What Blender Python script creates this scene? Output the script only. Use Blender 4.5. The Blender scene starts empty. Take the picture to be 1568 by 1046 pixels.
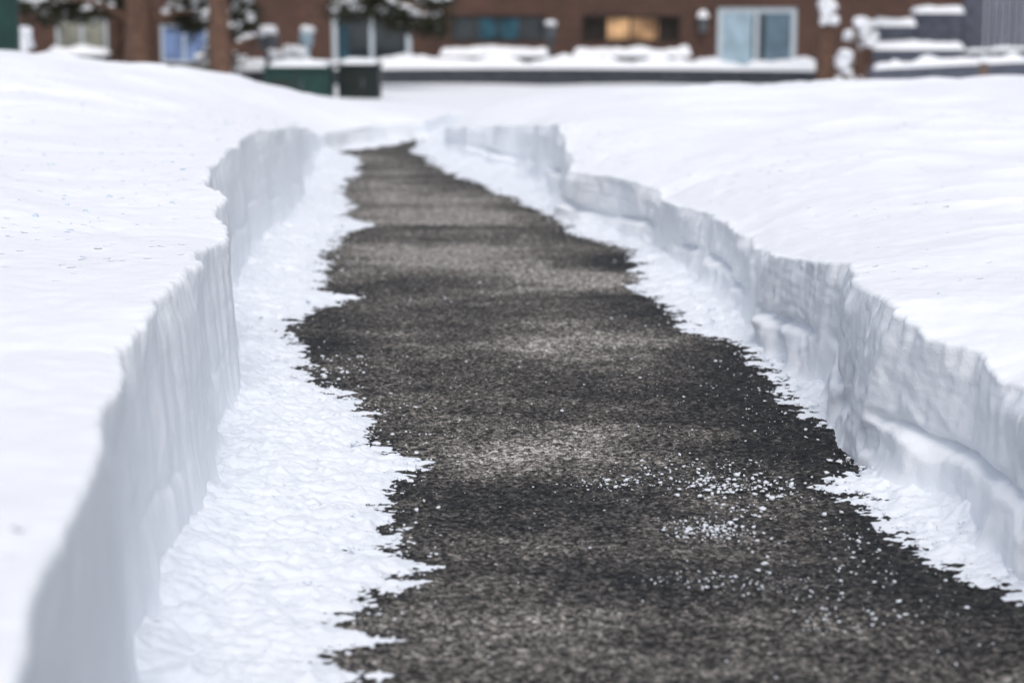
import bpy, math, random
import numpy as np
random.seed(7); rng=np.random.default_rng(11)
S=bpy.context.scene
COL=S.collection
# ------------------------------------------------------------------ survey helpers
F=3049.0; CH=1.2; TH=math.atan(563/F)
cT,sT=math.cos(TH),math.sin(TH)
def ray(x,y):
    a=(x-784)/F; b=(523-y)/F
    return a, cT+b*sT, -sT+b*cT
def gp(x,y,z=0.0):
    a,dy,dz=ray(x,y); t=(z-CH)/dz
    return a*t, dy*t
def vp(x,y,Y):
    a,dy,dz=ray(x,y); t=Y/dy
    return a*t, CH+dz*t
# ------------------------------------------------------------------ noise
def _h(ix,iy,seed):
    h=(ix.astype(np.int64)*374761393+iy.astype(np.int64)*668265263+seed*974634777)&0xffffffff
    h=((h^(h>>13))*1274126177)&0xffffffff
    h=h^(h>>16)
    return (h&0xffff)/65536.0*2*np.pi
def perlin(x,y,seed=0):
    x,y=np.broadcast_arrays(np.asarray(x,float),np.asarray(y,float))
    ix=np.floor(x);iy=np.floor(y);fx=x-ix;fy=y-iy
    def g(dx,dy):
        a=_h(ix+dx,iy+dy,seed); return np.cos(a)*(fx-dx)+np.sin(a)*(fy-dy)
    u=fx*fx*fx*(fx*(fx*6-15)+10);v=fy*fy*fy*(fy*(fy*6-15)+10)
    a=g(0,0)*(1-u)+g(1,0)*u;b=g(0,1)*(1-u)+g(1,1)*u
    return (a*(1-v)+b*v)*1.5
def fbm(x,y,seed=0,o=3):
    r=0;a=1.0
    for i in range(o):
        r=r+a*perlin(x*2**i,y*2**i,seed+i*17); a*=.5
    return r
def sstep(a,b,x):
    t=np.clip((x-a)/(b-a),0,1); return t*t*(3-2*t)
# ------------------------------------------------------------------ material helpers
def newmat(name):
    m=bpy.data.materials.new(name); m.use_nodes=True
    nt=m.node_tree; return m,nt,nt.nodes['Principled BSDF']
def N(nt,t,**k):
    n=nt.nodes.new(t)
    for a,b in k.items(): setattr(n,a,b)
    return n
def flat(name,col,rough=.7,noise=.15,scale=8,bump=0.0,metal=0,spec=.4):
    m,nt,p=newmat(name); L=nt.links
    tc=N(nt,'ShaderNodeTexCoord'); no=N(nt,'ShaderNodeTexNoise'); no.inputs['Scale'].default_value=scale; no.inputs['Detail'].default_value=6
    L.new(tc.outputs['Object'],no.inputs['Vector'])
    mp=N(nt,'ShaderNodeMapRange'); mp.inputs[1].default_value=.3;mp.inputs[2].default_value=.7;mp.inputs[3].default_value=1-noise;mp.inputs[4].default_value=1+noise
    L.new(no.outputs['Fac'],mp.inputs[0])
    mx=N(nt,'ShaderNodeVectorMath',operation='SCALE'); mx.inputs[0].default_value=col[:3]
    L.new(mp.outputs[0],mx.inputs['Scale']); L.new(mx.outputs[0],p.inputs['Base Color'])
    p.inputs['Roughness'].default_value=rough; p.inputs['Metallic'].default_value=metal; p.inputs['Specular IOR Level'].default_value=spec
    if bump:
        b=N(nt,'ShaderNodeBump'); b.inputs['Strength'].default_value=.6;b.inputs['Distance'].default_value=bump
        L.new(no.outputs['Fac'],b.inputs['Height']);L.new(b.outputs[0],p.inputs['Normal'])
    return m
def snowmat(name,col=(.90,.915,.94),b1=.004,b2=.0015,pits=0.0):
    m,nt,p=newmat(name); L=nt.links
    tc=N(nt,'ShaderNodeTexCoord')
    n1=N(nt,'ShaderNodeTexNoise');n1.inputs['Scale'].default_value=22;n1.inputs['Detail'].default_value=4
    n2=N(nt,'ShaderNodeTexNoise');n2.inputs['Scale'].default_value=240;n2.inputs['Detail'].default_value=2
    L.new(tc.outputs['Object'],n1.inputs['Vector']);L.new(tc.outputs['Object'],n2.inputs['Vector'])
    p.inputs['Base Color'].default_value=(*col,1)
    p.inputs['Roughness'].default_value=.75; p.inputs['Specular IOR Level'].default_value=.25
    a=N(nt,'ShaderNodeBump');a.inputs['Distance'].default_value=b1;a.inputs['Strength'].default_value=.7
    b=N(nt,'ShaderNodeBump');b.inputs['Distance'].default_value=b2;b.inputs['Strength'].default_value=.6
    L.new(n1.outputs['Fac'],a.inputs['Height']);L.new(n2.outputs['Fac'],b.inputs['Height'])
    L.new(a.outputs[0],b.inputs['Normal']);
    last=b
    if pits:
        v=N(nt,'ShaderNodeTexVoronoi');v.inputs['Scale'].default_value=16
        L.new(tc.outputs['Object'],v.inputs['Vector'])
        mr=N(nt,'ShaderNodeMapRange');mr.inputs[1].default_value=.06;mr.inputs[2].default_value=.18;mr.inputs[3].default_value=0;mr.inputs[4].default_value=1
        L.new(v.outputs['Distance'],mr.inputs[0])
        n3=N(nt,'ShaderNodeTexNoise');n3.inputs['Scale'].default_value=1.3
        L.new(tc.outputs['Object'],n3.inputs['Vector'])
        mk=N(nt,'ShaderNodeMapRange');mk.inputs[1].default_value=.45;mk.inputs[2].default_value=.6
        L.new(n3.outputs['Fac'],mk.inputs[0])
        c=N(nt,'ShaderNodeBump');c.inputs['Distance'].default_value=pits
        L.new(mk.outputs[0],c.inputs['Strength'])
        L.new(mr.outputs[0],c.inputs['Height']);L.new(b.outputs[0],c.inputs['Normal']);last=c
    L.new(last.outputs[0],p.inputs['Normal'])
    return m
M_snow=snowmat('snow_top',pits=.012)
M_wall=snowmat('snow_packed',col=(.89,.915,.945),b1=.005,b2=.0025)
M_crumb=snowmat('snow_crumb',col=(.78,.81,.85),b1=.001,b2=.001)
M_cap=snowmat('snow_cap',b1=.02,b2=.004)
# ------------------------------------------------------------------ mesh helpers
def mesh_obj(name,verts,faces,mats,smooth=True,parent=None,midx=None):
    me=bpy.data.meshes.new(name)
    me.from_pydata([tuple(v) for v in verts],[],[tuple(f) for f in faces])
    for m in (mats if isinstance(mats,(list,tuple)) else [mats]): me.materials.append(m)
    if midx is not None: me.polygons.foreach_set('material_index',np.asarray(midx,dtype=np.int32))
    if smooth: me.polygons.foreach_set('use_smooth',np.ones(len(me.polygons),dtype=bool))
    me.update()
    o=bpy.data.objects.new(name,me);COL.objects.link(o)
    if parent: o.parent=parent
    return o
def grid_obj(name,X,Y,Z,mats,flip=False,attr=None,parent=None,smooth=True):
    n,m=X.shape
    me=bpy.data.meshes.new(name)
    me.vertices.add(n*m)
    co=np.stack([X,Y,Z],-1).reshape(-1).astype(np.float32)
    me.vertices.foreach_set('co',co)
    i=np.arange(n*m).reshape(n,m)
    a,b,c,d=i[:-1,:-1].ravel(),i[:-1,1:].ravel(),i[1:,1:].ravel(),i[1:,:-1].ravel()
    q=np.stack([a,d,c,b] if flip else [a,b,c,d],-1)
    k=len(q)
    me.loops.add(k*4);me.loops.foreach_set('vertex_index',q.ravel().astype(np.int32))
    me.polygons.add(k);me.polygons.foreach_set('loop_start',np.arange(0,k*4,4,dtype=np.int32))
    me.polygons.foreach_set('loop_total',np.full(k,4,dtype=np.int32))
    me.polygons.foreach_set('use_smooth',np.full(k,smooth))
    for mt in (mats if isinstance(mats,(list,tuple)) else [mats]): me.materials.append(mt)
    me.update(calc_edges=True);me.validate()
    if attr:
        for nm,v in attr.items():
            at=me.attributes.new(nm,'FLOAT','POINT');at.data.foreach_set('value',v.ravel().astype(np.float32))
    o=bpy.data.objects.new(name,me);COL.objects.link(o)
    if parent:o.parent=parent
    return o
def empty(name,loc=(0,0,0)):
    e=bpy.data.objects.new(name,None);COL.objects.link(e);e.location=(0,0,0);return e
def box(name,x0,x1,y0,y1,z0,z1,mat,parent=None,bev=0.0):
    v=[(x0,y0,z0),(x1,y0,z0),(x1,y1,z0),(x0,y1,z0),(x0,y0,z1),(x1,y0,z1),(x1,y1,z1),(x0,y1,z1)]
    f=[(0,3,2,1),(4,5,6,7),(0,1,5,4),(1,2,6,5),(2,3,7,6),(3,0,4,7)]
    o=mesh_obj(name,v,f,mat,smooth=False,parent=parent)
    if bev:
        b=o.modifiers.new('b','BEVEL');b.width=bev;b.segments=2
    return o
def snowcap(name,x0,x1,y0,y1,z0,h,parent=None,seed=0,res=.06):
    nx=max(6,int((x1-x0)/res));ny=max(6,int((y1-y0)/res))
    u=np.linspace(0,1,nx)[None,:];v=np.linspace(0,1,ny)[:,None]
    X=x0+(x1-x0)*u+0*v;Y=y0+(y1-y0)*v+0*u
    eu=np.minimum(u,1-u)*(x1-x0);ev=np.minimum(v,1-v)*(y1-y0)
    e=np.minimum(eu,ev)
    dome=np.sqrt(np.clip(1-(1-np.clip(e/(h*.8),0,1))**2,0,1))
    nn=1+.45*fbm(X*1.6+seed*3.1,Y*2+seed,seed,3)
    Z=z0-.01+h*dome*nn
    return grid_obj(name,X,Y,Z,M_cap,parent=parent)

# ------------------------------------------------------------------ ground profile
def G(Y): return -.041*np.clip(np.asarray(Y,float)-15,0,31)
Lc=[(590,190,218),(530,197,228),(490,207,240),(468,196,262),(455,193,325),(400,198,370),(352,240,450),(322,281,515),(350,300,545),(345,368,620),(292,412,760),(250,470,870),(205,542,950),(165,650,1143),(100,800,1400),(50,1000,1740)]
Rc=[(680,196,226),(720,193,245),(790,192,262),(858,190,300),(872,262,335),(925,268,352),(1000,288,378),(1012,305,384),(1075,325,425),(1125,340,455),(1120,358,470),(1150,378,500),(1215,395,550),(1280,402,610),(1292,435,650),(1345,462,712),(1435,520,755),(1502,540,782),(1512,580,805),(1568,600,850),(1700,690,960),(1850,800,1100)]
def ctrl(lst,far,near):
    out=list(far)
    for x,yt,yb in lst:
        X,Y=gp(x,yb,0)
        a,dy,dz=ray(x,yt); z=CH+dz*Y/dy
        out.append((Y,X,z))
    out+=near
    out.sort()
    return np.array(out)
Lk=ctrl(Lc,[(14.8,-.66,.13),(16,-.5,.1),(18,.1,-.08),(22,1.6,-.33)],[(-4,-.42,.5),(1.2,-.42,.5)])
Rk=ctrl(Rc,[(14.6,-.2,.12),(16,.45,.1),(18,1.3,-.05),(22,3.2,-.33)],[(-4,1.25,.42),(1.5,1.2,.42)])
def edge(side,Y):
    k=Lk if side<0 else Rk
    return np.interp(Y,k[:,0],k[:,1]),np.interp(Y,k[:,0],k[:,2])
def interior(side,X,Y):
    if side<0:
        z=np.interp(-X,[0,1.2,1.64,2.5,3.4,6,12],[.36,.38,.46,.62,.70,.78,.8])
        near=np.interp(-X,[0,1,2,4,12],[.5,.51,.54,.6,.7])
        t=sstep(7,12.5,Y); z=near*(1-t)+z*t
        zi=z
    else:
        zi=.45+.01*np.clip(X-1,0,3)+.01*sstep(8,13,Y)
        zi=zi+.05*sstep(5.4,4.0,Y)
    zi=zi+.038*fbm(X*.6+5,Y*.4,31+side,3)
    return np.maximum(zi-.09*np.log1p(np.exp((Y-13.8)*2.5))/2.5, G(Y)-.06)
def ztop(side,X,Y):
    Xe,h=edge(side,Y)
    d=np.clip((X-Xe)*side,0,None)
    e=np.exp(-d/.45)
    z=interior(side,X,Y)*(1-e)+h*e
    nz=.011*fbm(X*3,Y*2.2,5+side,3)+.003*perlin(X*17,Y*13,9)+.0012*perlin(X*34,Y*30,19)
    dr=perlin(X*.9+Y*.55,Y*1.25-X*.45,77+side)
    nz=nz+.036*(np.exp(-np.abs(dr-.12)/.14)-.3)*sstep(.15,1.2,d)
    nz=nz*sstep(0,.04,d)
    fade=sstep(25,60,np.abs(X))
    return (z+nz)*(1-fade)+(G(Y)-.06)*fade
def rows():
    ys=[-4.0]
    while ys[-1]<22:
        y=ys[-1]
        st=.12 if y<1.4 else (.0105 if y<6.5 else .0105+.0030*(y-6.5))
        ys.append(y+st)
    return np.array(ys)
YR=rows()
def bank(side,name):
    Y=YR[:,None]; n=len(YR)
    Xe,h=edge(side,YR)
    z1=YR*0
    stp=perlin(YR*2.9,z1+12.3*side,12)*4; fs=stp-np.floor(stp); stp=(np.floor(stp)+sstep(.38,.62,fs))/4
    lipn=.026*stp+.008*fbm(YR*2.6,z1+side,3,2)+.012*np.clip(perlin(YR*4.3,z1+3.3*side,8),0,1)+.007*np.abs(perlin(YR*13,z1+1.7,4))+.006*perlin(YR*31,z1+2.7,6)+.004*perlin(YR*55,z1+5.7,7)
    hn=h+.006*fbm(YR*5,z1+9,14,2)+.005*perlin(YR*24,z1+4,15)
    g=G(YR)
    nt_=60
    t=np.linspace(0,1,nt_)[None,:]
    zb=(g-.04)[:,None]; z=zb+t*(hn[:,None]-zb)
    zz=z-g[:,None]
    R_=1.0 if side>0 else .6
    c1=perlin(Y*1.9+zz*.3,0*Y+.5,21+side)
    q=c1*5;fr=q-np.floor(q)
    cell=(np.floor(q)+sstep(.40,.60,fr))/5*.65+c1*.35
    c2=perlin(Y*3.6+zz*.6,zz*.5+8.5,27+side)
    q2=perlin(Y*4.0+zz*.8,zz*2.2+2.5,47+side)*3;f2_=q2-np.floor(q2)
    chips=(np.floor(q2)+sstep(.42,.58,f2_))/3
    hf=np.clip(7/np.clip(Y,1,99),.3,1)
    o=.055*cell*(.6+.4*R_)+.010*np.abs(c2)+.011*chips*R_+(.010*perlin(Y*2.5,zz*4,22)+.004*perlin(Y*9,zz*9,23)+.0022*fbm(Y*26,zz*26,28,2)*hf)*R_
    o=o+.0010*perlin(Y*42,zz*3,24)*sstep(0,.4,perlin(Y*2.4,zz*3,29))*hf*R_
    o=o+.0020*perlin(Y*1.5,zz*48,30)*sstep(-.2,.3,perlin(Y*1.7,zz*2,33))*(.5+.5*R_)
    if side>0:
        pk=perlin(Y*5,zz*7,35); o=o+.014*sstep(.30,.50,pk)*sstep(.7,.4,t)
        cr=perlin(Y*2.2+zz*.35,0*Y+3,37); o=o+.018*np.exp(-(cr/.018)**2)*sstep(-.1,.3,perlin(Y*3,zz*5,38))
    o=o+lipn[:,None]*sstep(.82,1,t)
    H=np.maximum(h-g,.02)[:,None]
    zc=H*(.36+.16*perlin(Y*1.1,0*Y+7,41+side))+.010*perlin(Y*9,0*Y,44)
    am=1.0 if side>0 else .15
    cm=sstep(-.25,.15,perlin(Y*1.7,0*Y+2,43+side))*am
    o=o+.045*cm*np.exp(-((zz-zc)/.014)**2)
    o=o-(.016+.026*perlin(Y*6,zz*8,46))*cm*sstep(.02,-.012,zz-zc)
    amp=np.clip(H/.25,0.1,1)*np.ones_like(z)
    if side<0: o=o*(.3+.7*sstep(2.6,3.6,Y))
    o=o*amp+(.03*(t-.1))*amp-.028*amp
    if side<0: o=o-.02*sstep(3.4,2.6,Y)
    o=o-.035*np.exp(-zz/.035)*sstep(-.2,.4,perlin(Y*4,0*Y,61+side))
    r=.007
    k=np.clip((z-(hn[:,None]-r))/r,0,1)
    o=o+r*(1-np.sqrt(np.clip(1-k*k,0,1)))
    Xw=Xe[:,None]+side*o
    d=np.concatenate([np.linspace(.006,.16,20),np.geomspace(.17,62,130)])[None,:]
    Xt=Xw[:,-1:]+side*d
    Zt=ztop(side,Xt,Y*np.ones_like(Xt))
    z0=z[:,-1:]
    bl=np.exp(-d/.04); Zt=Zt*(1-bl)+z0*bl
    X=np.concatenate([Xw,Xt],1);Z=np.concatenate([z,Zt],1);YY=Y*np.ones_like(X)
    YY[:,:nt_]+=.004*perlin(Y*18,zz*14,71)*amp
    ob=grid_obj(name,X,YY,Z,[M_snow,M_wall],flip=(side<0))
    mi=np.zeros((n-1,X.shape[1]-1),dtype=np.int32);mi[:,:nt_]=1
    ob.data.polygons.foreach_set('material_index',mi.ravel())
    return ob
bank(-1,'snow_bank');bank(1,'snow_bank.001')

# ------------------------------------------------------------------ asphalt limits (snow rim edges)
AL=[(655,203),(600,222),(505,233),(540,240),(545,262),(515,285),(512,300),(535,318),(515,330),(562,346),(510,356),(500,368),(488,400),(478,443),(505,450),(552,456),(500,463),(455,480),(418,503),(450,545),(458,575),(500,600),(535,622),(556,660),(570,690),(640,708),(600,722),(590,740),(565,757),(590,800),(565,840),(620,872),(560,900),(535,925),(500,960),(590,975),(470,1000),(455,1010),(550,1032),(470,1070),(420,1300)]
AR=[(658,202),(640,232),(690,262),(760,290),(868,335),(880,355),(975,382),(990,415),(985,438),(1050,478),(1062,507),(1150,527),(1162,552),(1215,590),(1228,620),(1300,655),(1352,700),(1340,716),(1275,735),(1330,765),(1380,790),(1432,842),(1500,872),(1568,902),(1700,965),(1900,1100)]
def ak(l):
    a=np.array(sorted([(gp(x,y)[1],gp(x,y)[0]) for x,y in l])); return a
al=ak(AL);ar=ak(AR)
M_rim=snowmat('snow_rim',col=(.80,.835,.885),b1=.006,b2=.003)
def path_snow():
    ys=[1.4]
    while ys[-1]<19:
        y=ys[-1]; ys.append(y+(.0065 if y<6 else .0065+.0032*(y-6)))
    ys=np.array(ys);Y=ys[:,None]
    xl,_=edge(-1,ys);xr,_=edge(1,ys)
    xl=xl-.13;xr=xr+.13
    u=np.linspace(0,1,330)[None,:]
    X=xl[:,None]+(xr-xl)[:,None]*u; YY=Y*np.ones_like(X)
    XL=np.interp(ys,al[:,0],al[:,1])[:,None];XR=np.interp(ys,ar[:,0],ar[:,1])[:,None]
    f1=perlin(X*3,YY*13,101);f2=perlin(X*9,YY*22,102);f3=perlin(X*34,YY*42,103)
    pt=.12+.85*sstep(-.2,.4,perlin(X*1.5,YY*2.2,109))
    jag=.028*f1+(.020*f2+.012*f3+.009*perlin(X*80,YY*85,107))*pt
    jag=jag*np.clip(6/YY,.35,1)
    dl=(XL-X)+jag-.008; dr=(X-XR)+jag*.6-.008
    d=np.maximum(dl,dr)
    close=sstep(14.3,14.9,YY)
    d=np.maximum(d,close*.2-.05*(1-close)-(1-close)*9)
    pos=.010*(1-np.exp(-np.clip(d,0,None)/.06))+.05*np.clip(d,0,.5)
    neg=.075*np.clip(d,None,0)
    wl=np.exp(-np.clip(X-(xl[:,None]+.13),0,None)/.07);wr=np.exp(-np.clip((xr[:,None]-.13)-X,0,None)/.05)
    Z=pos+neg+.045*wl*sstep(-.3,.3,perlin(X*5,YY*3,110))*(d>0)+.03*wr*sstep(-.3,.4,perlin(X*5,YY*4,111))*(d>0)
    lump=.0070*fbm(X*13,YY*15,104,3)+.0050*perlin(X*55,YY*60,105)+.018*np.clip(perlin(X*8,YY*11,106)-.12,0,1)+.015*np.clip(perlin(X*30,YY*34,108)-.18,0,1)-.018*np.clip(perlin(X*10,YY*22,112)-.1,0,1)
    Z=Z+lump*sstep(-.12,.04,d)
    Z=np.where(d<-.15,-.012,np.maximum(Z,-.012))
    Z=Z+G(YY)-.06*sstep(16,18.5,YY)
    return grid_obj('path_snow',X,YY,Z,M_rim)
path_snow()
# ------------------------------------------------------------------ asphalt
def asphalt_mat():
    m,nt,p=newmat('asphalt');L=nt.links
    tc=N(nt,'ShaderNodeTexCoord')
    at=N(nt,'ShaderNodeAttribute',attribute_name='dry')
    v=N(nt,'ShaderNodeTexVoronoi');v.inputs['Scale'].default_value=140
    v2=N(nt,'ShaderNodeTexVoronoi');v2.inputs['Scale'].default_value=380
    n=N(nt,'ShaderNodeTexNoise');n.inputs['Scale'].default_value=38;n.inputs['Detail'].default_value=5;n.inputs['Roughness'].default_value=.75
    n3=N(nt,'ShaderNodeTexNoise');n3.inputs['Scale'].default_value=190;n3.inputs['Detail'].default_value=3
    for q in (v,v2,n,n3): L.new(tc.outputs['Object'],q.inputs['Vector'])
    sep=N(nt,'ShaderNodeSeparateColor');L.new(v.outputs['Color'],sep.inputs[0])
    cr=N(nt,'ShaderNodeValToRGB');e=cr.color_ramp.elements
    e[0].position=0;e[0].color=(.012,.012,.013,1);e[1].position=1;e[1].color=(.66,.63,.585,1)
    for pos,c in ((.30,(.029,.029,.029,1)),(.48,(.072,.068,.063,1)),(.66,(.165,.153,.138,1)),(.84,(.32,.295,.265,1))):
        q=e.new(pos);q.color=c
    ma=N(nt,'ShaderNodeMath',operation='MULTIPLY_ADD');ma.inputs[1].default_value=.58
    L.new(sep.outputs[0],ma.inputs[0])
    off=N(nt,'ShaderNodeMapRange');off.inputs[3].default_value=-.08;off.inputs[4].default_value=.46
    L.new(at.outputs['Fac'],off.inputs[0])
    nn=N(nt,'ShaderNodeMapRange');nn.inputs[1].default_value=.3;nn.inputs[2].default_value=.7;nn.inputs[3].default_value=-.24;nn.inputs[4].default_value=.24
    L.new(n.outputs['Fac'],nn.inputs[0])
    ad=N(nt,'ShaderNodeMath',operation='ADD');L.new(off.outputs[0],ad.inputs[0]);L.new(nn.outputs[0],ad.inputs[1]);L.new(ad.outputs[0],ma.inputs[2])
    L.new(ma.outputs[0],cr.inputs[0])
    s2=N(nt,'ShaderNodeSeparateColor');L.new(v2.outputs['Color'],s2.inputs[0])
    mr=N(nt,'ShaderNodeMapRange');mr.inputs[3].default_value=.55;mr.inputs[4].default_value=1.4
    L.new(s2.outputs[1],mr.inputs[0])
    sc=N(nt,'ShaderNodeVectorMath',operation='SCALE');L.new(cr.outputs[0],sc.inputs[0]);L.new(mr.outputs[0],sc.inputs['Scale'])
    L.new(sc.outputs[0],p.inputs['Base Color'])
    ro=N(nt,'ShaderNodeMapRange');ro.inputs[3].default_value=.6;ro.inputs[4].default_value=.95
    L.new(at.outputs['Fac'],ro.inputs[0]);L.new(ro.outputs[0],p.inputs['Roughness'])
    p.inputs['Specular IOR Level'].default_value=.12
    b=N(nt,'ShaderNodeBump');b.inputs['Distance'].default_value=.003;b.inputs['Strength'].default_value=.8
    L.new(sep.outputs[1],b.inputs['Height'])
    b2=N(nt,'ShaderNodeBump');b2.inputs['Distance'].default_value=.004
    L.new(n3.outputs['Fac'],b2.inputs['Height']);L.new(b.outputs[0],b2.inputs['Normal']);L.new(b2.outputs[0],p.inputs['Normal'])
    return m
def asphalt():
    ys=[-4.0]
    while ys[-1]<15.4:
        y=ys[-1];ys.append(y+(.2 if y<1.6 else (.0065 if y<6 else .0065+.003*(y-6))))
    ys=np.array(ys)
    xl,_=edge(-1,ys);xr,_=edge(1,ys);xl=xl-.15;xr=xr+.15
    u=np.linspace(0,1,330)[None,:]
    X=xl[:,None]+(xr-xl)[:,None]*u;Y=ys[:,None]*np.ones_like(X)
    Z=.0022*rng.random(X.shape)+.0030*perlin(X*45,Y*45,201)+.003*perlin(X*3,Y*3,202)-.004
    dry=.46+.30*fbm(X*1.6,Y*1.9,210,3)+.16*perlin(X*1.2,Y*6,211)+.16*perlin(X*7,Y*10,212)
    for (px,py,rx,ry,a) in [(840,690,210,34,.45),(860,520,170,30,.45),(900,430,150,16,.6),(680,330,140,14,.4),(700,395,160,16,.3),(600,290,80,10,.2),(600,650,120,30,.15),(850,970,330,70,.25),
                            (1000,610,140,35,-.18),(820,775,260,24,-.18),(690,347,110,4,-.8),(1180,600,90,60,-.45),(960,400,50,12,-.8),(500,520,60,25,-.4),(1300,720,80,60,-.4),(1450,900,150,80,-.25),(930,880,200,22,-.05)]:
        x0,y0=gp(px,py);rX=abs(gp(px+rx,py)[0]-x0);rY=abs(gp(px,py-ry)[1]-y0)
        dry+=a*np.exp(-((X-x0)/rX)**2-((Y-y0)/rY)**2)
    XL=np.interp(ys,al[:,0],al[:,1])[:,None];XR=np.interp(ys,ar[:,0],ar[:,1])[:,None]
    dry=dry-.35*np.exp(-np.clip(X-XL,0,None)/.06)-.45*np.exp(-np.clip(XR-X,0,None)/.16)+.32*sstep(6.5,9.5,Y)
    return grid_obj('asphalt_path',X,Y,Z,asphalt_mat(),attr={'dry':np.clip(dry,0,1)})
asphalt()
# ------------------------------------------------------------------ snow ground sheet to the horizon
def ground():
    xs=np.concatenate([-np.geomspace(400,.5,60),[0],np.geomspace(.5,400,60)])
    ys=np.concatenate([np.linspace(-80,14,20),np.linspace(14.5,60,120),np.geomspace(62,600,30)])
    X,Y=np.meshgrid(xs,ys)
    Z=G(Y)-.06+.055*sstep(15.3,17,Y)+.04*fbm(X*.25,Y*.25,301,3)*sstep(17,24,Y)
    grid_obj('snow_ground',X,Y,Z,M_cap)
ground()
# ------------------------------------------------------------------ crumbs
t=(1+5**.5)/2
ICO=np.array([(-1,t,0),(1,t,0),(-1,-t,0),(1,-t,0),(0,-1,t),(0,1,t),(0,-1,-t),(0,1,-t),(t,0,-1),(t,0,1),(-t,0,-1),(-t,0,1)],float);ICO/=np.linalg.norm(ICO[0])
IF=np.array([(0,11,5),(0,5,1),(0,1,7),(0,7,10),(0,10,11),(1,5,9),(5,11,4),(11,10,2),(10,7,6),(7,1,8),(3,9,4),(3,4,2),(3,2,6),(3,6,8),(3,8,9),(4,9,5),(2,4,11),(6,2,10),(8,6,7),(9,8,1)])
def crumbs(name,pts,rad,mat):
    n=len(pts)
    V=ICO[None]*(1+.8*(rng.random((n,12,1))-.5))
    V=V*(np.array([1,1,.6])*(1+.9*(rng.random((n,1,3))-.5)))
    a=rng.random(n)*6.28;c,s=np.cos(a)[:,None],np.sin(a)[:,None]
    X=V[...,0]*c-V[...,1]*s;Yy=V[...,0]*s+V[...,1]*c
    V=np.stack([X,Yy,V[...,2]],-1)*rad[:,None,None]+pts[:,None,:]
    Fc=(IF[None]+12*np.arange(n)[:,None,None]).reshape(-1,3)
    V=V.reshape(-1,3)
    me=bpy.data.meshes.new(name);me.vertices.add(len(V));me.vertices.foreach_set('co',V.ravel().astype(np.float32))
    k=len(Fc);me.loops.add(k*3);me.loops.foreach_set('vertex_index',Fc.ravel().astype(np.int32))
    me.polygons.add(k);me.polygons.foreach_set('loop_start',np.arange(0,k*3,3,dtype=np.int32));me.polygons.foreach_set('loop_total',np.full(k,3,dtype=np.int32))
    me.materials.append(mat);me.update(calc_edges=True)
    o=bpy.data.objects.new(name,me);COL.objects.link(o);return o
P=[];R=[]
def cl(px,py,rx,ry,n,r0,r1):
    x0,y0=gp(px,py);rX=abs(gp(px+rx,py)[0]-x0);rY=abs(gp(px,py-ry)[1]-y0)
    for _ in range(int(n*.9)):
        r=(r0+(r1-r0)*random.random()**2.4)*.82
        P.append((x0+random.gauss(0,rX),y0+random.gauss(0,rY),r*.35));R.append(r)
cl(1120,745,48,13,220,.0015,.0088)
cl(1075,812,30,8,260,.0015,.006)
cl(1000,735,60,8,90,.0015,.007)
cl(1050,712,60,6,70,.0015,.007)
cl(1180,748,50,7,60,.002,.007)
cl(1135,800,22,25,70,.002,.008)
cl(920,742,30,5,36,.002,.007)
cl(1150,895,60,9,110,.001,.005)
cl(1250,880,60,35,80,.001,.006)
cl(1310,830,20,22,35,.002,.008)
cl(1280,955,50,14,50,.001,.006)
cl(1380,900,80,40,80,.001,.006)
cl(1050,888,35,6,40,.001,.005)
cl(1060,600,90,30,40,.002,.006)
cl(960,560,140,40,35,.002,.006)
cl(520,560,35,12,60,.002,.010)
cl(590,650,40,50,90,.001,.008)
cl(600,850,35,40,90,.001,.008)
cl(620,470,60,25,20,.002,.007)
cl(530,405,12,5,8,.004,.012)
cl(1180,640,70,40,50,.001,.006)
cl(1020,460,30,30,30,.002,.007)
cl(1320,705,22,5,100,.002,.009)
for _ in range(600):
    y=random.uniform(2.8,9.5);a=np.interp(y,al[:,0],al[:,1]);b=np.interp(y,ar[:,0],ar[:,1])
    r=.0009+.0026*random.random()**2.6
    P.append((random.uniform(a,b),y,r*.35));R.append(r)
for _ in range(3600):
    y=random.uniform(2.8,10);r=.001+.0055*random.random()**2.8
    if random.random()<.5: x=np.interp(y,al[:,0],al[:,1])+random.expovariate(1/.032)-.025
    else: x=np.interp(y,ar[:,0],ar[:,1])-random.expovariate(1/.032)+.025
    P.append((x,y,r*.35));R.append(r)
crumbs('snow_crumbs',np.array(P),np.array(R),M_crumb)
P=[];R=[]
for _ in range(560):
    y=4.5+8*random.random();x=-1.0-2.2*random.random()**1.2
    xe,_h0=edge(-1,y)
    if x<xe-.05: P.append((x,y,float(ztop(-1,np.array(x),np.array(y)))));R.append(.003+.007*random.random()**2)
for _ in range(300):
    y=3.5+8*random.random();x=1+2.5*random.random()
    xe,_h0=edge(1,y)
    if x>xe+.05: P.append((x,y,float(ztop(1,np.array(x),np.array(y)))));R.append(.002+.004*random.random()**2)
crumbs('pit_shade_dots',np.array(P),np.array(R),snowmat('pit_shade_blue',col=(.54,.64,.76),b1=.001,b2=.001))  # grey-blue colour stands in for the shade inside small snow pits
P=[];R=[]
for _ in range(800):
    y=2.6+8*random.random()**1.2
    if random.random()<.5:
        a=float(edge(-1,y)[0]);b=float(np.interp(y,al[:,0],al[:,1]))
        x=random.uniform(a+.02,max(b-.02,a+.03))
    else:
        b=float(edge(1,y)[0]);a=float(np.interp(y,ar[:,0],ar[:,1]))
        x=b-.01-min(random.expovariate(1/.06),max(b-a-.02,.02))
    if abs(b-a)<.06: continue
    P.append((x,y,.010+.012*random.random()));R.append(.003+.009*random.random()**3)
crumbs('snow_lumps',np.array(P),np.array(R),M_rim)

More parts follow.
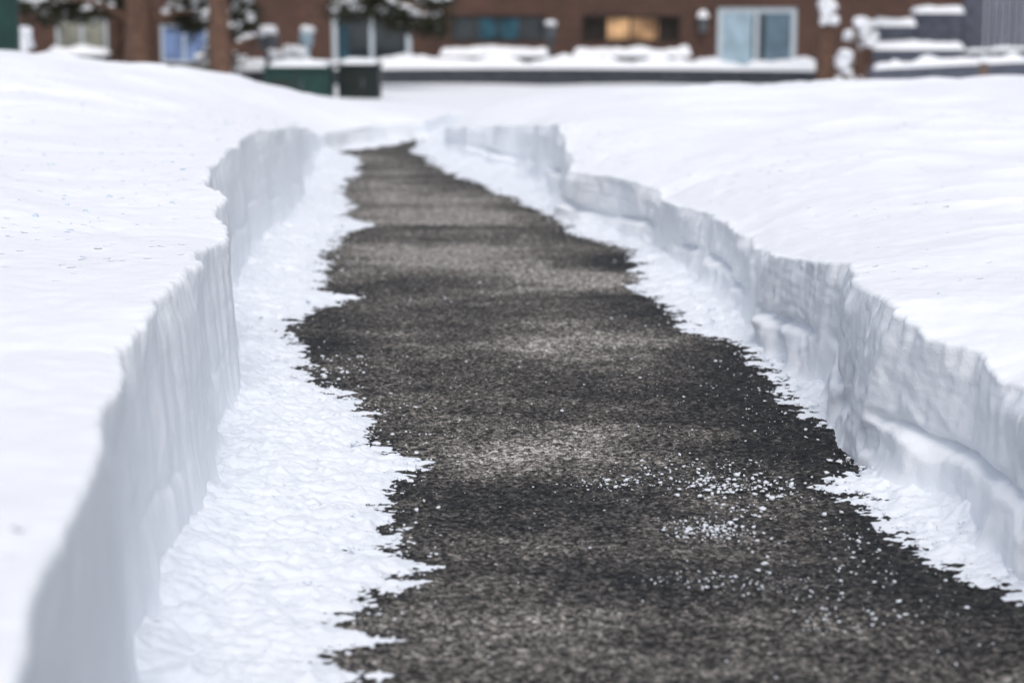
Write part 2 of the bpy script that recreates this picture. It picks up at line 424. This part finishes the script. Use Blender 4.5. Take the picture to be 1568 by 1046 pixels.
# ================================================================== BACKGROUND
def brick_mat():
    m,nt,p=newmat('brick');L=nt.links
    tc=N(nt,'ShaderNodeTexCoord');sx=N(nt,'ShaderNodeSeparateXYZ');cx=N(nt,'ShaderNodeCombineXYZ')
    L.new(tc.outputs['Object'],sx.inputs[0]);L.new(sx.outputs[0],cx.inputs[0]);L.new(sx.outputs[2],cx.inputs[1])
    b=N(nt,'ShaderNodeTexBrick');b.inputs['Scale'].default_value=1;b.inputs['Brick Width'].default_value=.22;b.inputs['Row Height'].default_value=.075;b.inputs['Mortar Size'].default_value=.008
    b.inputs['Color1'].default_value=(.058,.024,.015,1);b.inputs['Color2'].default_value=(.092,.038,.024,1);b.inputs['Mortar'].default_value=(.09,.07,.06,1)
    L.new(cx.outputs[0],b.inputs['Vector'])
    n=N(nt,'ShaderNodeTexNoise');n.inputs['Scale'].default_value=.7;n.inputs['Detail'].default_value=4;L.new(tc.outputs['Object'],n.inputs['Vector'])
    mr=N(nt,'ShaderNodeMapRange');mr.inputs[3].default_value=.45;mr.inputs[4].default_value=1.55;L.new(n.outputs[0],mr.inputs[0])
    s=N(nt,'ShaderNodeVectorMath',operation='SCALE');L.new(b.outputs[0],s.inputs[0]);L.new(mr.outputs[0],s.inputs['Scale'])
    L.new(s.outputs[0],p.inputs['Base Color']);p.inputs['Roughness'].default_value=.85
    return m
M_brick=brick_mat()
M_white=flat('white_frame',(.50,.56,.60),.5,.05)
M_glass=flat('dark_glass',(.02,.028,.032),.08,.3,1.5,spec=.6)
M_roof=flat('roof_shingle',(.07,.065,.06),.9,.3,5)
M_cwhite=flat('white_curtain',(.32,.43,.50),.8,.25,3)
M_cnet=flat('net_curtain',(.11,.165,.21),.8,.3,3)
M_cbeige=flat('beige_curtain',(.22,.22,.18),.8,.35,3)
M_blue_refl=flat('blue_reflection',(.16,.23,.40),.8,.3,3)  # blue reflection of the window pane, painted as a colour
M_cteal=flat('teal_curtain',(.022,.075,.105),.8,.6,3)
M_dark=flat('dark_frame',(.03,.022,.018),.6,.2)
M_green=flat('green_paint',(.006,.036,.030),.45,.2,4)
M_green2=flat('dark_green_paint',(.005,.012,.011),.5,.2,4)
M_wood=flat('grey_wood',(.105,.115,.15),.85,.3,6)
M_woodb=flat('brown_wood',(.18,.12,.09),.85,.3,6)
M_stone=flat('grey_stone',(.045,.05,.06),.85,.3,6,bump=.01)
M_bark=flat('bark',(.125,.072,.050),.95,.45,9,bump=.03)
M_metal=flat('post_metal',(.08,.09,.10),.5,.1)
M_leaf=flat('needles',(.032,.032,.017),.8,.4,9)
M_leaf2=flat('dry_foliage',(.09,.065,.04),.8,.4,9)
M_warm,nt,p=newmat('lamplit_curtain')
tc=N(nt,'ShaderNodeTexCoord');no=N(nt,'ShaderNodeTexNoise');no.inputs['Scale'].default_value=1.6;nt.links.new(tc.outputs['Object'],no.inputs[0])
rp=N(nt,'ShaderNodeValToRGB');rp.color_ramp.elements[0].position=.35;rp.color_ramp.elements[0].color=(.20,.11,.055,1);rp.color_ramp.elements[1].position=.62;rp.color_ramp.elements[1].color=(.70,.42,.21,1)
nt.links.new(no.outputs['Fac'],rp.inputs[0]);nt.links.new(rp.outputs[0],p.inputs['Emission Color']);p.inputs['Emission Strength'].default_value=.42
nt.links.new(rp.outputs[0],p.inputs['Base Color'])

HY=49.0
house=empty('brick_house')
fl=-2.0
def hx(x): return vp(x,60,HY)[0]
def hz(y): return vp(784,y,HY)[1]
ops=[]
def O(x0,x1,y0,y1,kind): ops.append([hx(x0),hx(x1),hz(y1),hz(y0),kind])
O(85,165,28,85,'beige');O(245,318,38,98,'blue')
O(508,630,15,135,'door');O(690,835,24,66,'teal');O(890,1042,24,66,'warm');O(1098,1220,12,135,'door2')
X0=hx(-330);X1=hx(1500)
for i in range(8):
    cx=X0+1.9+i*3.75
    if cx+.8<X1: ops.append([cx-.8,cx+.8,2.0,3.2,'up'])
ZT=4.3
xs=sorted(set([X0,X1]+[o[0] for o in ops]+[o[1] for o in ops]));zs=sorted(set([fl,ZT]+[o[2] for o in ops]+[o[3] for o in ops]))
V=[];Fq=[]
def quad(a,b,c,d):
    i=len(V);V.extend([a,b,c,d]);Fq.append((i,i+1,i+2,i+3))
for i in range(len(xs)-1):
    for j in range(len(zs)-1):
        cx=(xs[i]+xs[i+1])/2;cz=(zs[j]+zs[j+1])/2
        if any(o[0]<cx<o[1] and o[2]<cz<o[3] for o in ops): continue
        quad((xs[i],HY,zs[j]),(xs[i+1],HY,zs[j]),(xs[i+1],HY,zs[j+1]),(xs[i],HY,zs[j+1]))
D=.14
for o in ops:
    a,b,c,d,k=o
    quad((a,HY,c),(a,HY,d),(a,HY+D,d),(a,HY+D,c));quad((b,HY,c),(b,HY+D,c),(b,HY+D,d),(b,HY,d))
    quad((a,HY,d),(b,HY,d),(b,HY+D,d),(a,HY+D,d));quad((a,HY,c),(a,HY+D,c),(b,HY+D,c),(b,HY,c))
quad((X0,HY+9,fl),(X0,HY,fl),(X0,HY,ZT),(X0,HY+9,ZT));quad((X1,HY,fl),(X1,HY+9,fl),(X1,HY+9,ZT),(X1,HY,ZT));quad((X1,HY+9,fl),(X0,HY+9,fl),(X0,HY+9,ZT),(X1,HY+9,ZT))
i=len(V);V.extend([(X0,HY,ZT),(X0,HY+9,ZT),(X0,HY+4.5,ZT+2.4),(X1,HY,ZT),(X1,HY+9,ZT),(X1,HY+4.5,ZT+2.4)]);Fq.append((i,i+2,i+1));Fq.append((i+3,i+4,i+5))
mesh_obj('walls',V,Fq,M_brick,smooth=False,parent=house)
e=.45;k=2.4/4.5
rv=[(X0-e,HY-e,ZT-e*k),(X1+e,HY-e,ZT-e*k),(X1+e,HY+4.5,ZT+2.4),(X0-e,HY+4.5,ZT+2.4),(X1+e,HY+9+e,ZT-e*k),(X0-e,HY+9+e,ZT-e*k)]
rv=[(a,b,c+.03) for a,b,c in rv]+[(a,b,c+.25) for a,b,c in rv]
rf=[(0,1,2,3),(3,2,4,5),(6,9,8,7),(9,11,10,8),(0,6,7,1),(5,4,10,11),(0,3,9,6),(3,5,11,9),(1,7,8,2),(2,8,10,4)]
mesh_obj('roof',rv,rf,[M_roof,M_cap],smooth=False,parent=house,midx=[0,0,1,1,1,1,0,0,0,0])
for n_,(a,b,c,d,k) in enumerate(ops):
    fm=M_dark if k in('teal','warm') else M_white
    w=.13 if 'door' in k else .07
    y0=HY+.04;y1=HY+.11
    box('frame_left',a,a+w,y0,y1,c,d,fm,house);box('frame_right',b-w,b,y0,y1,c,d,fm,house)
    box('frame_head',a+w,b-w,y0,y1,d-w,d,fm,house);box('frame_sill',a+w,b-w,y0,y1,c,c+w,fm,house)
    m=(a+b)/2
    box('mullion',m-w*.4,m+w*.4,y0+.005,y1-.005,c+w,d-w,fm,house)
    if k in('teal','warm'):
        for q in (.25,.75):
            xx=a+(b-a)*q;box('mullion',xx-.025,xx+.025,y0+.01,y1-.01,c+w,d-w,fm,house)
    if k in ('warm',):
        box('lit_curtain',a+(b-a)*.26,a+(b-a)*.78,HY+.20,HY+.22,c-.05,d+.02,M_warm,house)
        box('room_back',a-.05,b+.05,HY+.28,HY+.30,c-.05,d+.05,M_dark,house)
    else:
        box('glass',a+w*.5,b-w*.5,HY+.075,HY+.085,c+w*.5,d-w*.5,M_glass,house)
        cur={'beige':(M_cbeige,.05,.95),'blue':(M_blue_refl,.05,.95),'teal':(M_cteal,.30,.72),'door2':(M_cwhite,.05,.95),'door':(M_cteal,.1,.2),'up':(M_cbeige,.05,.3)}[k]
        n=40;xsn=np.linspace(a+(b-a)*cur[1],a+(b-a)*cur[2],n)
        Xc=np.stack([xsn,xsn]);Yc=np.stack([HY+.066+.006*np.sin(xsn*40)]*2);Zc=np.stack([np.full(n,c+w),np.full(n,d-w)])
        if k=='door2':
            grid_obj('curtain',Xc[:, :18],Yc[:, :18],Zc[:, :18],cur[0],parent=house)
            grid_obj('curtain',Xc[:,24:],Yc[:,24:],Zc[:,24:],M_cnet,parent=house)
        else: grid_obj('curtain',Xc,Yc,Zc,cur[0],parent=house)  # in the blue window this sheet carries the painted reflection
for x0,x1,ya,yb in ((675,840,70,88),(878,1055,70,88),(80,168,70,86)):
    a,b=hx(x0),hx(x1);z=hz(yb-3)
    box('sill',a,b,HY-.55,HY-.004,z-.14,z,M_stone,house)
    snowcap('sill_snow',a-.03,b+.03,HY-.6,HY-.01,z,.19,house,seed=int(x0))
a,z=vp(1075,34,HY)
box('wall_lamp_bracket',a-.05,a+.05,HY-.1,HY-.003,z-.05,z+.12,M_metal,house)
box('wall_lamp_body',a-.10,a+.10,HY-.32,HY-.1,z-.25,z+.12,M_metal,house,.03)
snowcap('wall_lamp_snow',a-.14,a+.14,HY-.36,HY-.05,z+.12,.18,house,seed=4)

rw=empty('retaining_wall')
nseg=34
xa=vp(355,110,44)[0];xb=vp(1255,110,44)[0]
pts=[]
for i in range(nseg+1):
    u=i/nseg;x=xa+(xb-xa)*u;y=44+1.2*math.sin(math.pi*u)-.4
    pts.append((x,y))
ztp=vp(784,106,44.5)[1]
V=[];Fq=[]
for i,(x,y) in enumerate(pts):
    V+= [(x,y,-2),(x,y,ztp),(x,y+.35,ztp),(x,y+.35,-2)]
    if i: 
        b=4*i;a=b-4
        Fq+=[(a,b,b+1,a+1),(a+1,b+1,b+2,a+2),(a+2,b+2,b+3,a+3)]
Fq+=[(0,1,2,3),(4*nseg+3,4*nseg+2,4*nseg+1,4*nseg)]
mesh_obj('wall_body',V,Fq,M_stone,smooth=False,parent=rw)
n=260;us=np.linspace(0,1,n)[:,None];v=np.linspace(0,1,12)[None,:]
X=xa-.05+(xb-xa+.1)*us+0*v;Y=44+1.2*np.sin(np.pi*us)-.4-.02+v*.40
dome=np.sqrt(np.clip(1-(2*v-1)**4,0,1))*(1-np.abs(2*us-1)**60)
Z=ztp-.01+dome*(.20+.14*fbm(X*1.3,Y*2,401,3)+.12*np.clip(perlin(X*.7,0*X,402),0,1))
grid_obj('wall_snow',X,Y,Z,M_cap,parent=rw,flip=True)

def tbox(name,x0,x1,y0,Yd,mat,depth,vents):
    e=empty(name);a,z=vp(x0,y0,Yd);b=vp(x1,y0,Yd)[0]
    zb=-1.2
    box('cabinet',a,b,Yd,Yd+depth,zb,z,mat,e,.015)
    box('lid',a-.03,b+.03,Yd-.03,Yd+depth+.03,z+.002,z+.05,mat,e,.01)
    box('door_seam',(a+b)/2-.008,(a+b)/2+.008,Yd-.006,Yd-.001,zb,z-.04,M_dark,e)
    box('handle',(a+b)/2+.05,(a+b)/2+.08,Yd-.03,Yd-.001,z-.3,z-.16,M_metal,e)
    for i in range(vents): box('vent',a+.08,(a+b)/2-.08,Yd-.008,Yd-.001,z-.16-.05*i,z-.14-.05*i,M_dark,e)
    snowcap('snow',a+.03,b-.03,Yd+.03,Yd+depth,z+.045,.08,e,seed=int(x0))
tbox('transformer_box',405,503,108,29,M_green,.9,3)
tbox('transformer_box.001',517,580,104,30,M_green2,.6,2)

def tube(V,Fq,MI,pts,rad,mi,sides=9):
    base=len(V)
    for i,(p_,r) in enumerate(zip(pts,rad)):
        p_=np.array(p_,float);q=np.array(pts[min(i+1,len(pts)-1)],float)-np.array(pts[max(i-1,0)],float);q/=np.linalg.norm(q)+1e-9
        a=np.cross(q,[0,1,0.01]);a/=np.linalg.norm(a)+1e-9;b=np.cross(q,a)
        for s in range(sides):
            t_=2*math.pi*s/sides;rr=r*(1+.12*math.sin(3*t_+i))
            V.append(tuple(p_+rr*(math.cos(t_)*a+math.sin(t_)*b)))
        if i:
            for s in range(sides):
                k0=base+(i-1)*sides+s;k1=base+(i-1)*sides+(s+1)%sides
                Fq.append((k0,k1,k1+sides,k0+sides));MI.append(mi)
def blob(V,Fq,MI,c,r,mi,fz=.6):
    b=len(V)
    for v in ICO:
        j=1+.5*(random.random()-.5);V.append((c[0]+v[0]*r*j,c[1]+v[1]*r*j,c[2]+v[2]*r*fz*j))
    for f in IF: Fq.append(tuple(int(x)+b for x in f));MI.append(mi)
def tree(name,x,Yd,r,top,limbs,clumps,leaf,snow=True):
    V=[];Fq=[];MI=[]
    X=vp(x,60,Yd)[0];z0=-1.5
    n=14;pts=[];rad=[]
    ph=random.random()*6
    for i in range(n):
        u=i/(n-1);pts.append((X+.10*math.sin(ph+u*5)*u*2,Yd+.08*math.cos(ph+u*4),z0+(top-z0)*u));rad.append(r*(1.25 if i==0 else 1)*(1-.75*u))
    tube(V,Fq,MI,pts,rad,0,12)
    for (za,dx,dz,rr) in limbs:
        u=(za-z0)/(top-z0);k=min(int(u*(n-1)),n-1);s=np.array(pts[k]);m=7;lp=[];lr=[]
        dyy=random.uniform(-.6,.4)
        for i in range(m):
            w=i/(m-1);lp.append(tuple(s+np.array([dx*w,dyy*w,dz*w+.25*math.sin(w*3.1)*abs(dx)*.3])+np.array([0,0,random.uniform(-.03,.03)])));lr.append(rr*(1-.75*w))
        tube(V,Fq,MI,lp,lr,0,6)
        for i in range(2,m-1):
            if random.random()<.75: blob(V,Fq,MI,(lp[i][0],lp[i][1],lp[i][2]+lr[i]+.02),.07+random.random()*.05,2,.5)
    for (px,py,rx,ry,nc,sn) in clumps:
        cx,cz=vp(px,py,Yd);sx=rx*Yd/F;sz=ry*Yd/F
        for _ in range(nc):
            a=random.random()*6.28;q=random.random()**.5
            c=(cx+sx*q*math.cos(a),Yd+random.uniform(.15,1.3),cz+sz*q*math.sin(a))
            for _k in range(34):
                d=np.array([random.gauss(0,.14),random.gauss(0,.13),random.gauss(0,.10)])
                p0=np.array(c)+d;t1=np.array([random.gauss(0,1) for _ in range(3)]);t1/=np.linalg.norm(t1);t2=np.cross(t1,[random.gauss(0,1) for _ in range(3)]);t2/=np.linalg.norm(t2)
                l=random.uniform(.05,.10);w=.02
                b=len(V);V.extend([tuple(p0-t1*l-t2*w),tuple(p0+t1*l-t2*w),tuple(p0+t1*l+t2*w),tuple(p0-t1*l+t2*w)]);Fq.append((b,b+1,b+2,b+3));MI.append(1)
            if random.random()<sn:
                for _k in range(3): blob(V,Fq,MI,(c[0]+random.gauss(0,.10),c[1]-.12+random.gauss(0,.07),c[2]+.08+random.gauss(0,.03)),random.uniform(.05,.11),2,.5)
    return mesh_obj(name,V,Fq,[M_bark,leaf,M_cap],smooth=True,midx=MI)
tree('pine_tree',215,40,.34,6,[(.6,-1.5,.5,.07),(.7,1.6,.2,.08),(1.4,2.2,.2,.09),(2.2,-2.2,.2,.09),(3.2,1.8,.1,.06),(4,-1.4,.1,.05)],
  [(318,14,60,28,48,.75),(275,30,16,22,10,.7),(350,34,30,22,16,.75),(50,10,60,22,34,.65),(125,6,50,18,18,.45),(250,-120,200,90,90,.6),(200,-230,120,70,50,.6)],M_leaf)
tree('pine_tree.001',180,42,.17,5,[(1.2,.9,.3,.04)],[(165,-6,30,10,8,.3),(180,-150,70,70,40,.6)],M_leaf)
tree('pine_tree.002',340,38,.24,5.5,[(.1,.7,.5,.07),(1.6,4.0,-.7,.09),(2.2,-1.8,.3,.07),(3.2,1.6,.2,.06),(2.6,2.6,-.2,.07)],
  [(595,4,85,22,42,.8),(620,28,40,20,20,.85),(660,40,20,14,8,.85),(540,12,35,16,12,.65),(345,34,32,20,12,.75),(330,98,24,14,6,.5),(380,-130,160,90,80,.6),(600,-60,90,40,30,.6)],M_leaf)
tree('bare_tree',1266,39,.2,5.5,[(.9,.7,.8,.08),(1.0,-.7,.9,.08),(1.5,1.6,1,.07),(2,-1.5,1.1,.07),(3,.9,1.2,.05)],[(1300,-140,140,80,40,.9),(1240,-220,100,50,25,.9)],M_leaf2)
V=[];Fq=[];MI=[];cx,cz=vp(1266,12,38.75)
for _ in range(14): blob(V,Fq,MI,(cx+random.gauss(0,.07),38.75+random.gauss(0,.03),cz+random.gauss(0,.15)),random.uniform(.08,.12),0,1)
so_=mesh_obj('snow_plaster',V,Fq,M_cap);so_.parent=bpy.data.objects['bare_tree']

def post_lamp(name,x,yt,yb,Yd,w,mat):
    e=empty(name);X,z1=vp(x,yt,Yd)
    V=[];Fq=[];MI=[];tube(V,Fq,MI,[(X,Yd,-1.9),(X,Yd,z1-.35)],[w*.5,w*.45],0,10);mesh_obj('post',V,Fq,mat,parent=e,midx=MI)
    V=[];Fq=[];MI=[];tube(V,Fq,MI,[(X,Yd,z1-.37),(X,Yd,z1-.30),(X,Yd,z1-.05),(X,Yd,z1)],[w*.6,w,w*1.15,w*.9],0,10);mesh_obj('lantern',V,Fq,mat,parent=e,midx=MI)
    V=[];Fq=[];MI=[];
    for _ in range(7): blob(V,Fq,MI,(X+random.gauss(0,w*.35),Yd+random.gauss(0,w*.35),z1+.03+random.random()*.06),w*.85,0,.7)
    mesh_obj('snow',V,Fq,M_cap,parent=e)
post_lamp('lamp_post',843,42,100,46,.13,M_metal)
post_lamp('lamp_post.001',412,52,100,43,.2,M_metal)
post_lamp('lamp_post.002',470,50,90,47,.14,M_cwhite)

def shrub(name,x,y,Yd,rx,rz):
    V=[];Fq=[];MI=[];cx,cz=vp(x,y,Yd)
    for _ in range(14):
        a=random.uniform(0,3.14);tube(V,Fq,MI,[(cx,Yd,-1.7),(cx+rx*math.cos(a)*.8,Yd+random.uniform(-.2,.2),cz+rz*math.sin(a)*.6)],[.02,.008],0,5)
    for _ in range(26):
        a=random.random()*6.28;q=random.random()**.5
        blob(V,Fq,MI,(cx+rx*q*math.cos(a),Yd+random.uniform(-.25,.25),cz+rz*q*math.sin(a)),random.uniform(.07,.14),1,.7)
    mesh_obj(name,V,Fq,[M_bark,M_cap],midx=MI)
shrub('snowy_shrub',440,88,43,.45,.22);shrub('snowy_shrub.001',1322,50,38,.28,.25);shrub('snowy_shrub.002',1295,95,38,.12,.2);shrub('snowy_shrub.003',36,60,30,.03,.16)

gpst=empty('metal_post')
a,z=vp(6,-60,26)
box('post',a-.25,a+.12,26,26.2,-1,z,M_green,gpst,.02)
box('cap',a-.28,a+.15,25.97,26.23,z+.002,z+.05,M_green2,gpst,.01)

def fence(name,x0,x1,ytop0,ytop1,Yd,mat,zb,slat=.14,cap=.2,seed=0):
    e=empty(name);a=vp(x0,60,Yd)[0];b=vp(x1,60,Yd)[0];n=int((b-a)/slat)
    V=[];Fq=[]
    for i in range(n):
        u=i/n;xx=a+(b-a)*u;zt=vp(784,ytop0+(ytop1-ytop0)*u,Yd)[1]+random.uniform(-.01,.01);yo=Yd+random.uniform(-.006,.006)
        k=len(V);w=slat-.018
        V+=[(xx,yo,zb),(xx+w,yo,zb),(xx+w,yo+.025,zb),(xx,yo+.025,zb),(xx,yo,zt),(xx+w,yo,zt),(xx+w,yo+.025,zt),(xx,yo+.025,zt)]
        Fq+=[tuple(k+q for q in f) for f in [(4,5,6,7),(0,1,5,4),(1,2,6,5),(2,3,7,6),(3,0,4,7)]]
    mesh_obj('slats',V,Fq,mat,smooth=False,parent=e)
    for k in range(int((b-a)/2.0)+1):
        xx=a+k*2.0;u=(xx-a)/(b-a);zt=vp(784,ytop0+(ytop1-ytop0)*u,Yd)[1]
        box('post',xx-.05,xx+.05,Yd+.04,Yd+.14,zb,zt+.04,mat,e)
    nn=int((b-a)/.05);us=np.linspace(0,1,nn)[:,None];v=np.linspace(0,1,10)[None,:]
    X=a+(b-a)*us+0*v;Y=Yd-.05+v*.20+0*us
    zt=vp(784,ytop0,Yd)[1]+(vp(784,ytop1,Yd)[1]-vp(784,ytop0,Yd)[1])*us
    dome=np.sqrt(np.clip(1-(2*v-1)**4,0,1))*(1-np.abs(2*us-1)**60)
    Z=zt-.01+dome*cap*(1+.8*fbm(X*2.2,0*X+seed,500+seed,3))
    grid_obj('fence_snow',X,Y,Z,M_cap,parent=e,flip=True)
fence('wooden_fence',1338,1800,106,84,36,M_wood,-1.6,cap=.13,seed=1)
fence('wooden_fence.001',1478,1850,-70,-80,42,M_wood,-1.6,cap=.15,seed=2)
fence('wooden_fence.002',1478,1800,80,66,40,M_wood,-1.6,cap=.06,seed=5)
st=empty('wooden_steps')
for i,(x0,x1,y0) in enumerate(((1340,1476,76),(1345,1402,40),(1402,1476,20))):
    Yd=40+i*.55;a,z=vp(x0,y0,Yd);b=vp(x1,y0,Yd)[0]
    box('tread',a,b,Yd,Yd+.5,z-.08,z,M_wood,st);box('riser',a+.03,b-.03,Yd+.03,Yd+.45,-1.6+.001*i,z-.082,M_wood,st)
    for q in range(1,4): box('board_gap',a+.05,b-.05,Yd+.02,Yd+.028,z-.08-.17*q,z-.06-.17*q,M_dark,st)
    snowcap('step_snow',a-.03,b+.03,Yd-.05,Yd+.5,z,.14,st,seed=i+3)
x,z=vp(1506,95,35.5);w=.06
wp=empty('wooden_post');box('post',x-w,x+w,35.4,35.52,-1.5,z,M_woodb,wp,.01);snowcap('post_snow',x-.1,x+.1,35.36,35.56,z,.12,wp,seed=9,res=.03)

# ------------------------------------------------------------------ light
W=bpy.data.worlds.new('World');S.world=W;W.use_nodes=True;nt=W.node_tree
bg=nt.nodes['Background'];sky=N(nt,'ShaderNodeTexSky',sky_type='NISHITA');sky.sun_disc=False
EL,AZ=math.radians(57),math.radians(172)
sky.sun_elevation=EL;sky.sun_rotation=AZ;sky.dust_density=3;sky.air_density=1;sky.ozone_density=1
hs=N(nt,'ShaderNodeHueSaturation');hs.inputs['Saturation'].default_value=.60
nt.links.new(sky.outputs[0],hs.inputs['Color']);nt.links.new(hs.outputs[0],bg.inputs[0]);bg.inputs[1].default_value=.15
sun=bpy.data.lights.new('sun','SUN');sun.energy=1.12;sun.angle=math.radians(38);sun.color=(1,.97,.93)
so=bpy.data.objects.new('sun',sun);COL.objects.link(so)
from mathutils import Vector
dv=Vector((math.sin(AZ)*math.cos(EL),math.cos(AZ)*math.cos(EL),math.sin(EL)))
so.rotation_euler=dv.to_track_quat('Z','Y').to_euler()
# ------------------------------------------------------------------ camera
cam=bpy.data.cameras.new('camera');co=bpy.data.objects.new('camera',cam);COL.objects.link(co)
co.location=(0,0,CH);co.rotation_euler=(math.pi/2-TH,0,0)
cam.lens=70;cam.sensor_width=36;cam.clip_end=2000;cam.clip_start=.05
cam.dof.use_dof=True;cam.dof.focus_distance=5.1;cam.dof.aperture_fstop=2.6
S.camera=co
S.view_settings.view_transform='Standard';S.view_settings.look='None';S.view_settings.exposure=0
